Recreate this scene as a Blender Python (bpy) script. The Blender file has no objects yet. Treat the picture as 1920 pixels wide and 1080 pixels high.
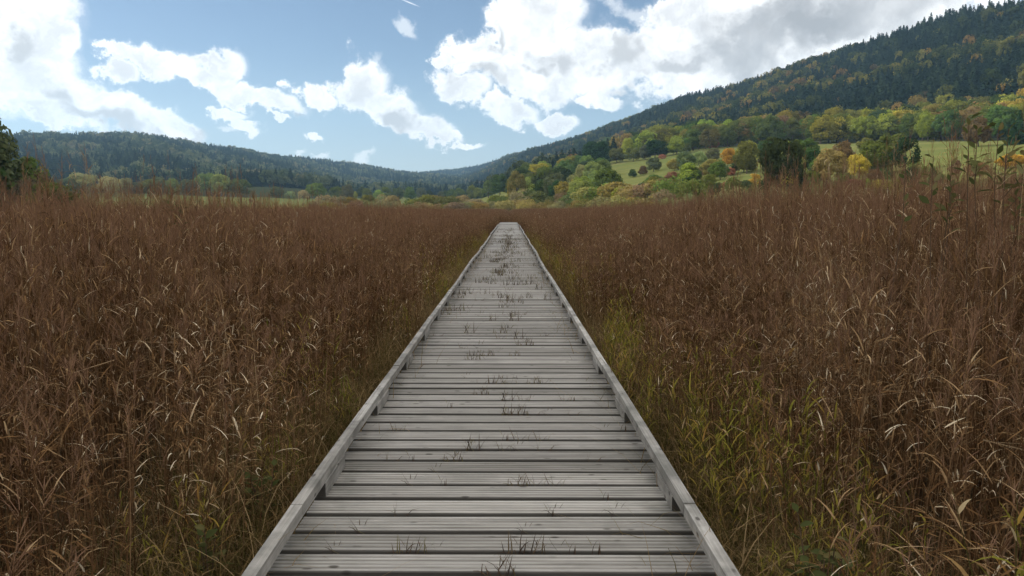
import bpy, math, random
import numpy as np
from mathutils import Vector

random.seed(7)
rng = np.random.default_rng(7)
R = math.radians
C = bpy.context.scene.collection
scene = bpy.context.scene

# ------------------------------------------------------------------ camera
FPX = 1500.0
HORIZON = 391.0
TILT = math.atan((540 - HORIZON) / FPX)
YAW = math.atan(5 / FPX)              # the camera looks a hair to the right of the walkway's line
DECK = 0.35
CAMX, CAMZ = 0.075, DECK + 1.5
cd = bpy.data.cameras.new('camera'); cam = bpy.data.objects.new('camera', cd); C.objects.link(cam)
cd.sensor_width = 36; cd.lens = FPX / 1920 * 36; cd.clip_start = 0.05; cd.clip_end = 20000
cam.location = (CAMX, 0, CAMZ); cam.rotation_euler = (R(90) - TILT, 0, -YAW)
scene.camera = cam

def ray(X, Y):
    """unit direction of the photograph's pixel (1920 x 1080)"""
    r, u = (X - 960) / FPX, (540 - Y) / FPX
    fy = math.cos(TILT) + u * math.sin(TILT); fz = u * math.cos(TILT) - math.sin(TILT)
    dx = r * math.cos(YAW) + fy * math.sin(YAW); dy = fy * math.cos(YAW) - r * math.sin(YAW)
    l = math.sqrt(dx * dx + dy * dy + fz * fz)
    return dx / l, dy / l, fz / l
def azel(X, Y):
    d = ray(X, Y); return math.atan2(d[0], d[1]), math.asin(d[2])

# ------------------------------------------------------------------ node helper
class NT:
    def __init__(s, tree): s.t = tree; s.n = tree.nodes; s.l = tree.links
    def add(s, typ, ins=None, **props):
        n = s.n.new(typ)
        for k, v in props.items(): setattr(n, k, v)
        if ins:
            for k, v in ins.items():
                sock = n.inputs[k]
                if isinstance(v, bpy.types.NodeSocket): s.l.new(v, sock)
                else: sock.default_value = v
        return n
    def math(s, op, a, b=None, c=None, clamp=False):
        d = {0: a}
        if b is not None: d[1] = b
        if c is not None: d[2] = c
        n = s.add('ShaderNodeMath', d, operation=op, use_clamp=clamp); return n.outputs[0]
    def ramp(s, fac, stops, interp='LINEAR'):
        n = s.add('ShaderNodeValToRGB', {0: fac}); n.color_ramp.interpolation = interp
        e = n.color_ramp.elements
        while len(e) < len(stops): e.new(0.5)
        for i, (p, c) in enumerate(stops):
            e[i].position = p; e[i].color = (*c, 1) if len(c) == 3 else c
        return n.outputs[0]
    def mix(s, fac, a, b, blend='MIX'):
        n = s.n.new('ShaderNodeMix'); n.data_type = 'RGBA'; n.blend_type = blend
        for sock, v in ((n.inputs[0], fac), (n.inputs[6], a), (n.inputs[7], b)):
            if isinstance(v, bpy.types.NodeSocket): s.l.new(v, sock)
            else: sock.default_value = v if not isinstance(v, tuple) or len(v) == 4 else (*v, 1)
        return n.outputs[2]
    def noise(s, vec, scale, detail=4, rough=.55, **kw):
        d = {'Scale': scale, 'Detail': detail, 'Roughness': rough}
        if vec is not None: d['Vector'] = vec
        return s.add('ShaderNodeTexNoise', d, **kw)
    def maprange(s, v, a, b, c=0., d=1., smooth=False):
        n = s.add('ShaderNodeMapRange', {0: v, 1: a, 2: b, 3: c, 4: d})
        if smooth: n.interpolation_type = 'SMOOTHSTEP'
        return n.outputs[0]

# ------------------------------------------------------------------ sky and sun
SUN_AZ, SUN_EL = R(-80), R(32)
world = bpy.data.worlds.new('World'); scene.world = world; world.use_nodes = True
w = NT(world.node_tree); w.n.clear()
tc = w.add('ShaderNodeTexCoord').outputs['Generated']
sky = w.add('ShaderNodeTexSky', sky_type='NISHITA', sun_disc=False, sun_elevation=SUN_EL, sun_rotation=SUN_AZ,
            altitude=850, air_density=1.0, dust_density=0.6, ozone_density=1.6)
sep = w.add('ShaderNodeSeparateXYZ', {0: tc})
vx, vy, vz = sep.outputs
az = w.math('ARCTAN2', vx, vy); el = w.math('ARCSINE', vz)
P = w.add('ShaderNodeCombineXYZ', {0: az, 1: w.math('MULTIPLY', el, 1.0)}).outputs[0]
# billows: the cloud outline is pushed about by noise taken in sky angles
wn = w.noise(P, 15, 6, .62)
wob = w.add('ShaderNodeVectorMath', {0: wn.outputs['Color'], 1: (.5, .5, .5)}, operation='SUBTRACT').outputs[0]
wob = w.add('ShaderNodeVectorMath', {0: wob, 1: (.085, .075, 0)}, operation='MULTIPLY').outputs[0]
Pw = w.add('ShaderNodeVectorMath', {0: P, 1: wob}, operation='ADD').outputs[0]
CL = [(5,25,118,75,10),(40,115,100,72,30),(125,185,112,44,28),(235,222,105,34,14),(325,236,52,27,12),(213,143,42,27,0),(112,226,60,26,12),(-10,100,55,62,0),(108,72,40,34,10),
      (300,118,85,30,6),(408,116,50,34,0),(370,140,85,20,12),(222,98,40,16,10),(490,182,80,26,14),(430,158,56,20,20),
      (437,209,36,14,12),(462,238,28,14,25),(512,222,18,8,10),(592,178,48,22,10),(688,145,42,48,-35),(705,190,92,38,18),
      (765,232,92,28,16),(822,262,48,16,10),(589,246,26,12,-5),(872,281,40,9,-5),
      (905,95,82,46,-10),(865,160,62,34,10),(985,55,90,62,0),(1030,15,85,55,0),(950,205,68,26,15),(1000,140,120,60,10),
      (1085,110,110,72,0),(1115,180,62,15,5),(1035,232,48,21,0),(838,112,26,12,0),(1210,100,140,62,-10),(1310,95,170,90,-10),
      (1470,35,270,120,-12),(1680,-40,300,130,-15),(1350,150,150,34,-16),(1290,5,130,45,-10),(-120,60,160,120,0)]
FA = [(562,280,20,8,0),(672,294,20,9,0),(770,38,28,14,35),(690,120,40,14,-60),(60,215,60,18,10),(1180,25,60,20,30),(430,240,30,10,20),(610,285,14,6,0)]
GR1 = [(1425,72,150,52,-14),(1690,-10,260,60,-14),(1540,60,110,34,-14)]
GR = [(1062,117,55,22,15),(900,160,42,24,10),(790,243,26,18,10),(150,180,40,20,30),(205,215,50,16,15),
      (330,228,42,18,8),(20,62,32,26,20),(1015,130,30,14,0),(1140,95,26,34,0),(690,228,40,12,10),(1250,150,100,16,-12),(560,210,20,7,0),(930,60,16,40,20)]
def blobs(lst, vec, grow):
    out = None
    for (X, Y, rx, ry, rot) in lst:
        a, e = azel(X, Y)
        m = w.add('ShaderNodeMapping', {'Vector': vec, 'Location': (a, e, 0), 'Rotation': (0, 0, -R(rot)),
                  'Scale': (rx * grow / FPX * .95, ry * grow / FPX, 1)}, vector_type='TEXTURE')
        g = w.add('ShaderNodeTexGradient', {0: m.outputs[0]}, gradient_type='SPHERICAL').outputs['Fac']
        out = g if out is None else w.math('MAXIMUM', out, g)
    return out
F = blobs(CL, Pw, 1.2)
Ff = blobs(FA, Pw, 1.4)
wg = w.add('ShaderNodeVectorMath', {0: w.noise(P, 7, 4, .6).outputs['Color'], 1: (.5, .5, .5)}, operation='SUBTRACT').outputs[0]
wg = w.add('ShaderNodeVectorMath', {0: wg, 1: (.22, .12, 0)}, operation='MULTIPLY').outputs[0]
G = blobs(GR, w.add('ShaderNodeVectorMath', {0: Pw, 1: wg}, operation='ADD').outputs[0], 1.5)
GB = blobs(GR1, w.add('ShaderNodeVectorMath', {0: Pw, 1: wg}, operation='ADD').outputs[0], 1.5)
fine = w.noise(P, 30, 9, .66).outputs['Fac']
big = w.noise(P, 6.5, 7, .6).outputs['Fac']
# beyond the part of the sky the photograph shows the same broken cumulus goes on
outm = w.math('MAXIMUM', w.maprange(w.math('ABSOLUTE', az), R(36), R(48), 0, 1, True), w.maprange(el, R(22), R(34), 0, 1, True))
wide = w.math('MULTIPLY', w.maprange(w.noise(tc, 2.6, 6, .58).outputs['Fac'], .44, .62, 0, 1, True), outm)
F = w.math('MAXIMUM', F, w.math('MULTIPLY', wide, .8))
D = w.math('ADD', F, w.math('MULTIPLY', w.math('SUBTRACT', fine, .5), 1.15))
D = w.math('ADD', D, w.math('MULTIPLY', w.math('SUBTRACT', big, .5), .25))
D = w.math('MULTIPLY', D, w.maprange(F, .0, .08))
mask = w.maprange(D, .13, .41, 0, 1, True)
faint = w.math('MULTIPLY', w.maprange(w.math('ADD', Ff, w.math('MULTIPLY', w.math('SUBTRACT', fine, .5), 1.0)), .2, .8, 0, 1, True), .5)
veil = w.math('MULTIPLY', w.maprange(D, .02, .28, 0, 1, True), .16)
mask = w.math('MAXIMUM', w.math('MAXIMUM', mask, faint), veil)
gm = w.maprange(w.math('ADD', G, w.math('MULTIPLY', w.math('SUBTRACT', fine, .5), .9)), .16, .85, 0, 1, True)
gm2 = w.math('MULTIPLY', w.maprange(w.noise(P, 12, 6, .6).outputs['Fac'], .5, .78, 0, 1, True), .42)
thick = w.maprange(D, .3, .75)
gsum = w.math('MAXIMUM', gm, w.math('MULTIPLY', gm2, thick))
billow = w.maprange(w.noise(Pw, 24, 7, .6).outputs['Fac'], .35, .68, 0, 1, True)
white = w.mix(w.math('MULTIPLY', billow, w.maprange(D, .25, .5)), (11.8, 11.7, 11.5, 1), (8.3, 8.3, 8.3, 1))
white = w.mix(w.math('MULTIPLY', outm, w.maprange(el, R(2), R(20))), white, (31., 29.5, 27., 1))      # cumulus out of view is boosted to throw more light on the foreground
ccol = w.mix(gsum, white, (6.3, 6.25, 6.2, 1))
gb = w.maprange(w.math('ADD', GB, w.math('MULTIPLY', w.math('SUBTRACT', fine, .5), .7)), .05, .75, 0, 1, True)
ccol = w.mix(w.math('MULTIPLY', gb, w.maprange(big, .3, .62, .45, 1.0)), ccol, (4.1, 4.1, 4.15, 1))
# a short contrail
a0, e0 = azel(768, 5)
cm = w.add('ShaderNodeMapping', {'Vector': P, 'Location': (a0, e0, 0), 'Rotation': (0, 0, -R(19)), 'Scale': (22 / FPX, 1.6 / FPX, 1)}, vector_type='TEXTURE')
ct = w.math('MULTIPLY', w.add('ShaderNodeTexGradient', {0: cm.outputs[0]}, gradient_type='SPHERICAL').outputs['Fac'], 1.1, clamp=True)
mask = w.math('MAXIMUM', mask, w.math('MULTIPLY', ct, .7))
skyc = w.mix(1.0, sky.outputs[0], (.97, .94, .94, 1), 'MULTIPLY')
pale = w.maprange(el, R(-1), R(11), .55, 0.0, True)              # whitish air low over the hills
skyc = w.mix(pale, skyc, (5.6, 6.8, 7.6, 1))
fc = w.mix(mask, skyc, ccol)
SKY_STRENGTH = 0.1
bg = w.add('ShaderNodeBackground', {'Color': fc, 'Strength': SKY_STRENGTH})
wo = w.add('ShaderNodeOutputWorld'); w.l.new(bg.outputs[0], wo.inputs[0])
world.cycles.sampling_method = 'MANUAL'; world.cycles.sample_map_resolution = 1024

sd = bpy.data.lights.new('sun', 'SUN'); sd.energy = 5.0; sd.angle = R(.6); sd.color = (1, .93, .80)
sun = bpy.data.objects.new('sun', sd); C.objects.link(sun)
SDIR = Vector((math.sin(SUN_AZ) * math.cos(SUN_EL), math.cos(SUN_AZ) * math.cos(SUN_EL), math.sin(SUN_EL)))
sun.rotation_euler = SDIR.to_track_quat('Z', 'Y').to_euler(); sun.location = (0, 0, 60)

vs = scene.view_settings; vs.view_transform = 'Standard'; vs.look = 'None'; vs.exposure = 0.22; vs.gamma = 1
cy = scene.cycles
scene.render.engine = 'CYCLES'
cy.max_bounces = 5; cy.diffuse_bounces = 3; cy.glossy_bounces = 2; cy.transmission_bounces = 3; cy.volume_bounces = 0
cy.transparent_max_bounces = 4; cy.use_denoising = True; cy.caustics_reflective = False; cy.caustics_refractive = False
cy.use_adaptive_sampling = True; cy.adaptive_threshold = 0.015
cy.sample_clamp_indirect = 4

# ------------------------------------------------------------------ object helpers
def tag(o, label=None, cat=None, group=None, kind=None):
    for k, v in (('label', label), ('category', cat), ('group', group), ('kind', kind)):
        if v: o[k] = v
    return o
def empty(name, loc=(0, 0, 0)):
    o = bpy.data.objects.new(name, None); C.objects.link(o); o.location = loc; o.empty_display_size = .3; return o

class MB:
    """numpy mesh collector: vertices, quads/tris and one colour value set per vertex ('tint')"""
    def __init__(s): s.v = []; s.q = []; s.t = []; s.c = []; s.n = 0
    def add(s, v, q, c):
        v = np.asarray(v, float).reshape(-1, 3); q = np.asarray(q, int).reshape(-1, 4)
        c = np.broadcast_to(np.asarray(c, float), (len(v), 3))
        s.v.append(v); s.q.append(q + s.n); s.c.append(c); s.n += len(v)
    def ribbon(s, pts, wid, side, c):
        pts = np.asarray(pts, float); n = len(pts); wid = np.asarray(wid, float)[:, None] * .5
        side = np.asarray(side, float)
        v = np.empty((2 * n, 3)); v[0::2] = pts - side * wid; v[1::2] = pts + side * wid
        i = np.arange(n - 1) * 2
        s.add(v, np.stack([i, i + 1, i + 3, i + 2], 1), c)
    def tube(s, pts, rad, k, c):
        pts = np.asarray(pts, float); n = len(pts); rad = np.asarray(rad, float)
        d = pts[-1] - pts[0]; d /= np.linalg.norm(d) + 1e-9
        a = np.cross(d, (0, 0, 1) if abs(d[2]) < .9 else (1, 0, 0)); a /= np.linalg.norm(a); b = np.cross(d, a)
        th = np.arange(k) / k * 2 * np.pi
        ring = np.cos(th)[:, None] * a + np.sin(th)[:, None] * b
        v = (pts[:, None] + ring[None] * rad[:, None, None]).reshape(-1, 3)
        q = []
        for i in range(n - 1):
            for j in range(k):
                q.append((i * k + j, i * k + (j + 1) % k, (i + 1) * k + (j + 1) % k, (i + 1) * k + j))
        s.add(v, q, c)
    def box(s, lo, hi, c):
        x0, y0, z0 = lo; x1, y1, z1 = hi
        v = [(x0,y0,z0),(x1,y0,z0),(x1,y1,z0),(x0,y1,z0),(x0,y0,z1),(x1,y0,z1),(x1,y1,z1),(x0,y1,z1)]
        s.add(v, [(0,3,2,1),(4,5,6,7),(0,1,5,4),(1,2,6,5),(2,3,7,6),(3,0,4,7)], c)
    def mesh(s, name, mat, smooth=False):
        me = bpy.data.meshes.new(name)
        v = np.concatenate(s.v); q = np.concatenate(s.q); c = np.concatenate(s.c)
        me.vertices.add(len(v)); me.vertices.foreach_set('co', v.ravel().astype(np.float32))
        me.loops.add(q.size); me.loops.foreach_set('vertex_index', q.ravel().astype(np.int32))
        me.polygons.add(len(q)); me.polygons.foreach_set('loop_start', (np.arange(len(q)) * 4).astype(np.int32))
        me.polygons.foreach_set('loop_total', np.full(len(q), 4, np.int32))
        me.update(calc_edges=True)
        at = me.attributes.new('tint', 'FLOAT_VECTOR', 'POINT'); at.data.foreach_set('vector', c.ravel().astype(np.float32))
        me.materials.append(mat)
        me.polygons.foreach_set('use_smooth', np.full(len(q), smooth))
        me.validate(verbose=False)
        return me
    def build(s, name, mat, parent=None, smooth=False):
        o = bpy.data.objects.new(name, s.mesh(name, mat, smooth)); C.objects.link(o)
        if parent: o.parent = parent
        return o

def mat(name):
    m = bpy.data.materials.new(name); m.use_nodes = True; n = NT(m.node_tree); n.n.clear(); return m, n
def leafy(n, col, trans=.35, rough=.7, tcol=None, gloss=.0):
    d = n.add('ShaderNodeBsdfDiffuse', {'Color': col, 'Roughness': .5}).outputs[0]
    t = n.add('ShaderNodeBsdfTranslucent', {'Color': tcol if tcol is not None else col}).outputs[0]
    mx = n.add('ShaderNodeMixShader', {0: trans, 1: d, 2: t}).outputs[0]
    if gloss:
        g = n.add('ShaderNodeBsdfGlossy', {'Color': (1, 1, 1, 1), 'Roughness': rough}).outputs[0]
        mx = n.add('ShaderNodeMixShader', {0: gloss, 1: mx, 2: g}).outputs[0]
    o = n.add('ShaderNodeOutputMaterial'); n.l.new(mx, o.inputs[0])
def tint(n):
    a = n.add('ShaderNodeAttribute', attribute_name='tint'); return n.add('ShaderNodeSeparateXYZ', {0: a.outputs['Vector']}).outputs

# reeds: x = random per blade, y = 0 cane / .5 leaf / 1 plume, z = along the blade
def reed_material(name, canes, leaves, plume, trans=.3):
    m, n = mat(name); tx, ty, tz = tint(n)
    geo = n.add('ShaderNodeNewGeometry').outputs['Position']
    oi = n.add('ShaderNodeObjectInfo').outputs['Random']
    patch = n.math('ADD', n.math('MULTIPLY', n.noise(geo, .55, 3, .6).outputs['Fac'], .6), n.math('MULTIPLY', n.noise(geo, .09, 3, .6).outputs['Fac'], .4))
    f = n.math('ADD', tx, n.math('MULTIPLY', n.math('SUBTRACT', oi, .5), .2))
    f = n.math('ADD', f, n.math('MULTIPLY', n.math('SUBTRACT', patch, .5), .95), clamp=True)
    cc = n.ramp(f, canes); lc = n.ramp(f, leaves)
    c = n.mix(n.math('GREATER_THAN', ty, .25), cc, lc)
    c = n.mix(n.math('GREATER_THAN', ty, .75), c, plume)
    leafy(n, c, trans)
    return m
M_REED = reed_material('reed_dry',
    [(0, (.054, .028, .014)), (.5, (.135, .074, .036)), (.85, (.25, .16, .085)), (1, (.42, .31, .19))],
    [(0, (.040, .021, .010)), (.34, (.125, .066, .029)), (.58, (.235, .138, .062)), (.80, (.38, .265, .145)), (.93, (.58, .48, .33)), (1, (.68, .59, .43))], (.185, .108, .066))
M_GREENREED = reed_material('reed_turning',
    [(0, (.05, .06, .02)), (.5, (.10, .085, .03)), (1, (.20, .15, .06))],
    [(0, (.11, .115, .022)), (.35, (.23, .21, .036)), (.6, (.33, .25, .05)), (.8, (.31, .17, .05)), (1, (.45, .35, .2))], (.09, .06, .04), .4)
M_GRASS = reed_material('marsh_grass',
    [(0, (.03, .045, .015)), (1, (.10, .09, .04))],
    [(0, (.045, .042, .015)), (.3, (.09, .075, .025)), (.55, (.17, .11, .045)), (1, (.36, .26, .14))], (.09, .06, .04), .35)

def plant_frame(dirv):
    d = np.asarray(dirv, float); d /= np.linalg.norm(d)
    s = np.cross(d, (0, 0, 1)); s /= np.linalg.norm(s) + 1e-9
    return d, s
def blade(mb, base, az, L, wd, up, droop, c, seg=4, kink=0.):
    """a leaf leaving BASE towards azimuth az, rising by `up` (rad from horizontal) and bending down by `droop` along its length"""
    p = np.array(base, float); pts = [p]; a = up; st = L / seg
    h = np.array((math.cos(az), math.sin(az), 0.)); kp = random.randint(1, seg - 1)
    for i in range(seg):
        p = p + (h * math.cos(a) + np.array((0, 0, math.sin(a)))) * st; pts.append(p)
        a -= droop / seg * (1.4 if i > 0 else .6)
        if kink and i == kp - 1: a -= kink
    side = np.array((-math.sin(az), math.cos(az), random.uniform(-.5, .5))); side /= np.linalg.norm(side)
    t = np.linspace(0, 1, seg + 1)
    wid = wd * np.clip(np.minimum(.45 + t * 3, 1.15 * (1 - t) ** .7 + .04), 0, 1)
    mb.ribbon(pts, wid, side, c)
def reed(mb, x, y, H, leaves=9, lw=.013, ll=.30, plume=True, lean=.07, stemw=.0055, fat=1.0, green=False, seg=4):
    la = random.uniform(0, 6.283); l = abs(random.gauss(0, lean))
    top = np.array((x + math.cos(la) * l * H + .02 * H, y + math.sin(la) * l * H, H))
    base = np.array((x, y, 0.)); t = np.linspace(0, 1, 5)[:, None]
    bow = np.array((math.cos(la), math.sin(la), 0)) * (-.03 * H)
    pts = base * (1 - t) + top * t + bow * (t * (1 - t) * 4)
    ra = random.uniform(0, 6.283); side = np.array((math.cos(ra), math.sin(ra), 0))
    rc = random.betavariate(2, 2.6)
    mb.ribbon(pts, np.array((1, .95, .85, .6, .3)) * stemw * fat, side, (rc, 0, 0))
    mb.ribbon(pts, np.array((1, .95, .85, .6, .3)) * stemw * fat, np.array((-side[1], side[0], 0)), (rc, 0, 0))
    la2 = random.uniform(0, 6.283)
    for k in range(leaves):
        f = .22 + .74 * (k + random.random() * .8) / leaves
        i = f * 4; j = min(int(i), 3); p = pts[j] * (1 - (i - j)) + pts[j + 1] * (i - j)
        a = la2 + (k % 2) * math.pi + random.gauss(0, .6)
        L = ll * random.uniform(.55, 1.15) * (1 - .35 * abs(f - .6))
        r = random.random()
        col = (min(1, max(0, random.betavariate(2, 2.8) if r > .045 else random.uniform(.8, 1.12))), .5, 0)
        if green: up, dr, kk = random.uniform(.7, 1.2), random.uniform(.2, 1.3), 0
        elif random.random() < .30: up, dr, kk = random.uniform(-.3, .8), random.uniform(1.5, 3.6), random.uniform(.4, 1.5)
        else: up, dr, kk = random.uniform(.6, 1.25), random.uniform(.2, 1.8), 0
        if col[0] > .8: L *= .8
        blade(mb, p, a, L, lw * fat * random.uniform(.7, 1.25), up, dr, col, seg, kk)
    if plume:
        pc = (random.random(), 1, 0); n = random.randint(7, 11)
        for k in range(n):
            f = k / n; p = top * (1 - f * .09) + base * f * .09
            blade(mb, p, random.gauss(la, 1.0), (.06 + .07 * f) * random.uniform(.8, 1.2), .0042 * fat, random.uniform(.8, 1.4), random.uniform(.2, 1.2), pc, 2)
def stray(mb, s, H, c=None):
    x, y = random.uniform(-s, s), random.uniform(-s, s); z = random.uniform(.12, .55) * H
    a = random.uniform(0, 6.283); e = random.uniform(-.4, .9); L = random.uniform(.4, 1.1)
    d = np.array((math.cos(a) * math.cos(e), math.sin(a) * math.cos(e), math.sin(e)))
    p = np.array((x, y, z)); sd_ = np.cross(d, (0, 0, 1)); sd_ /= np.linalg.norm(sd_)
    col = (random.uniform(.6, 1.0), 0, 0)
    mb.ribbon([p - d * L / 2, p, p + d * L / 2], (.006, .006, .003), sd_, col)
    up = np.cross(sd_, d); mb.ribbon([p - d * L / 2, p, p + d * L / 2], (.006, .006, .003), up, col)

src = bpy.data.collections.new('plant_sources')          # sources for the instanced masses; not part of the scene
def source(mesh_):
    o = bpy.data.objects.new(mesh_.name, mesh_); return o
def make_src(name, meshes):
    c = bpy.data.collections.new(name)
    for i, m in enumerate(meshes):
        m.name = '%s_%02d' % (name, i); o = bpy.data.objects.new('%s_%02d' % (name, i), m); c.objects.link(o)
    return c
def scatter(name, coll, pts, scl, rot, idx, tilt=None, kind='stuff', label=None, cat=None):
    me = bpy.data.meshes.new(name); n = len(pts)
    me.vertices.add(n); me.vertices.foreach_set('co', np.asarray(pts, np.float32).ravel())
    def at(nm, ty, key, arr): a = me.attributes.new(nm, ty, 'POINT'); a.data.foreach_set(key, arr)
    scl = np.asarray(scl, np.float32)
    if scl.ndim == 1: scl = np.repeat(scl[:, None], 3, 1)
    tl = np.zeros((n, 2)) if tilt is None else tilt
    rv = np.stack([tl[:, 0], tl[:, 1], rot], 1).astype(np.float32)
    at('scl', 'FLOAT_VECTOR', 'vector', scl.ravel()); at('rot', 'FLOAT_VECTOR', 'vector', rv.ravel()); at('idx', 'INT', 'value', np.asarray(idx, np.int32))
    o = bpy.data.objects.new(name, me); C.objects.link(o)
    g = bpy.data.node_groups.new(name, 'GeometryNodeTree')
    g.interface.new_socket('Geometry', in_out='INPUT', socket_type='NodeSocketGeometry')
    g.interface.new_socket('Geometry', in_out='OUTPUT', socket_type='NodeSocketGeometry')
    q = NT(g)
    gi = q.add('NodeGroupInput'); go = q.add('NodeGroupOutput')
    ci = q.add('GeometryNodeCollectionInfo', {'Collection': coll, 'Separate Children': True, 'Reset Children': True})
    na = lambda nm, ty: q.add('GeometryNodeInputNamedAttribute', {'Name': nm}, data_type=ty).outputs[0]
    e2r = q.add('FunctionNodeEulerToRotation', {0: na('rot', 'FLOAT_VECTOR')}).outputs[0]
    iop = q.add('GeometryNodeInstanceOnPoints', {'Points': gi.outputs[0], 'Instance': ci.outputs[0], 'Pick Instance': True,
                'Instance Index': na('idx', 'INT'), 'Rotation': e2r, 'Scale': na('scl', 'FLOAT_VECTOR')})
    q.l.new(iop.outputs[0], go.inputs[0])
    md = o.modifiers.new('scatter', 'NODES'); md.node_group = g
    tag(o, label, cat, kind=kind)
    return o

# ------------------------------------------------------------------ terrain: real distances, heights read off the photograph's skyline
# column X of the photograph: five (distance, image height of the ground there); the last is the ridge with its trees
COLS = {
 -500: [(330,None),(520,378),(660,366),(900,350),(1600,230)],
 0:    [(330,None),(520,379),(660,366),(1000,353),(1800,251)],
 300:  [(330,None),(480,381),(640,364),(1100,352),(2000,257)],
 450:  [(330,None),(480,382),(640,366),(1150,354),(2200,272)],
 620:  [(350,None),(500,385),(700,376),(1300,360),(2600,300)],
 700:  [(360,None),(560,385),(800,375),(1600,356),(3000,313)],
 780:  [(360,None),(600,385),(900,373),(2000,352),(3600,321)],
 860:  [(360,None),(600,385),(900,373),(2200,350),(3800,318)],
 900:  [(350,None),(500,384),(800,371),(1800,348),(3400,307)],
 950:  [(340,None),(420,382),(600,360),(1400,343),(2900,287)],
 1000: [(320,None),(400,381),(600,346),(1250,325),(2600,277)],
 1060: [(300,None),(380,380),(600,334),(1100,312),(2200,264)],
 1150: [(260,None),(350,364),(600,308),(950,290),(1900,230)],
 1280: [(220,None),(330,343),(600,286),(800,262),(1600,187)],
 1450: [(180,None),(300,333),(580,269),(760,245),(1450,137)],
 1560: [(165,None),(290,330),(570,264),(740,240),(1380,101)],
 1650: [(160,None),(280,328),(560,262),(720,236),(1300,68)],
 1800: [(155,None),(260,322),(520,264),(680,230),(1200,26)],
 1920: [(150,None),(250,313),(500,263),(650,224),(1100,-4)],
 2400: [(150,None),(250,315),(480,265),(600,215),(1000,-110)],
}
RIDGE_TREES = 17
ca, cr, cz = [], [], []
for X, nodes in sorted(COLS.items()):
    ca.append(azel(X, 391)[0]); rr, zz = [0.], [0.]
    for k, (r_, Y_) in enumerate(nodes):
        rr.append(r_)
        if Y_ is None: zz.append(0.)
        else:
            d = ray(X, Y_); z = CAMZ + r_ * d[2] / math.hypot(d[0], d[1])
            zz.append(z - (RIDGE_TREES if k == 4 else 0))
    rr.append(rr[-1] * 1.5); zz.append(zz[-1] * .85); rr.append(12000.); zz.append(zz[-1] * .4)
    cr.append(rr); cz.append(zz)
for a_ in (-2.2, 2.2, -math.pi, math.pi):
    it = (ca.append(a_), cr.append([0., 400, 700, 1000, 1500, 2500, 4000, 12000.]), cz.append([0., 0, 5, 10, 30, 90, 80, 20.]))
o_ = np.argsort(ca); ca = np.array(ca)[o_]; cr = np.array(cr)[o_]; cz = np.array(cz)[o_]
def ground_nodes(a):
    return np.stack([np.interp(a, ca, cr[:, k]) for k in range(8)], -1), np.stack([np.interp(a, ca, cz[:, k]) for k in range(8)], -1)
def ground_z(x, y):
    x = np.asarray(x, float) - CAMX; y = np.asarray(y, float)
    a = np.arctan2(x, y); r = np.hypot(x, y)
    N, Z = ground_nodes(a)
    z = np.zeros_like(r)
    for k in range(7):
        t = (r - N[..., k]) / (N[..., k + 1] - N[..., k]); m = (t >= 0) & (t < 1)
        zz = Z[..., k] + (Z[..., k + 1] - Z[..., k]) * t
        z = np.where(m, zz, z)
    amp = np.clip((r - N[..., 1]) / 400, 0, 1)
    z = z + amp * (np.sin(x * .013 + 1) * np.cos(y * .011) * 2.5 + np.sin(x * .037) * np.sin(y * .029 + 2) * .9)
    far = np.clip((r - N[..., 3]) / 500, 0, 1)
    z = z + far * (np.sin(x * .0061 + y * .004) * 7 + np.sin(a * 41) * 2.5)
    return z
def hit(X, Y, rmin=60):
    """where the ray of a photograph pixel meets the ground"""
    d = ray(X, Y); h = math.hypot(d[0], d[1]); rs = np.linspace(rmin, 4500, 9000)
    z = CAMZ + rs * d[2] / h; gx = CAMX + rs * d[0] / h; gy = rs * d[1] / h
    ok = np.nonzero(ground_z(gx, gy) >= z)[0]
    i = ok[0] if len(ok) else len(rs) - 1
    return gx[i], gy[i], rs[i]
def at(X, r):
    a = azel(X, 391)[0]; return CAMX + r * math.sin(a), r * math.cos(a)

m, n = mat('ground_cover')
geo = n.add('ShaderNodeNewGeometry').outputs['Position']
big_ = n.noise(geo, .012, 5, .55).outputs['Fac']; fin_ = n.noise(geo, .35, 6, .7).outputs['Fac']
mead = n.mix(n.maprange(big_, .35, .7), (.080, .100, .026, 1), (.122, .128, .040, 1))
mead = n.mix(n.maprange(fin_, .35, .75), mead, (.066, .078, .024, 1))
strp = n.noise(n.add('ShaderNodeMapping', {'Vector': geo, 'Scale': (.02, .11, .02), 'Rotation': (0, 0, .5)}).outputs[0], 1, 5, .65).outputs['Fac']
mead = n.mix(n.maprange(strp, .42, .66, 0, .7), mead, (.140, .132, .050, 1))
marsh = n.mix(fin_, (.030, .022, .014, 1), (.075, .055, .03, 1))
seg = n.add('ShaderNodeAttribute', attribute_name='tint'); zone = n.add('ShaderNodeSeparateXYZ', {0: seg.outputs['Vector']}).outputs
jit = n.math('MULTIPLY', n.math('SUBTRACT', n.noise(geo, .05, 4).outputs['Fac'], .5), .5)
c = n.mix(n.maprange(n.math('ADD', zone[0], jit), .35, .65), marsh, mead)
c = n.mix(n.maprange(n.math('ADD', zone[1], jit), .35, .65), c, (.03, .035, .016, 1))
bs = n.add('ShaderNodeBsdfDiffuse', {'Color': c, 'Roughness': .6}).outputs[0]
o = n.add('ShaderNodeOutputMaterial'); n.l.new(bs, o.inputs[0]); M_GROUND = m

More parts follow.
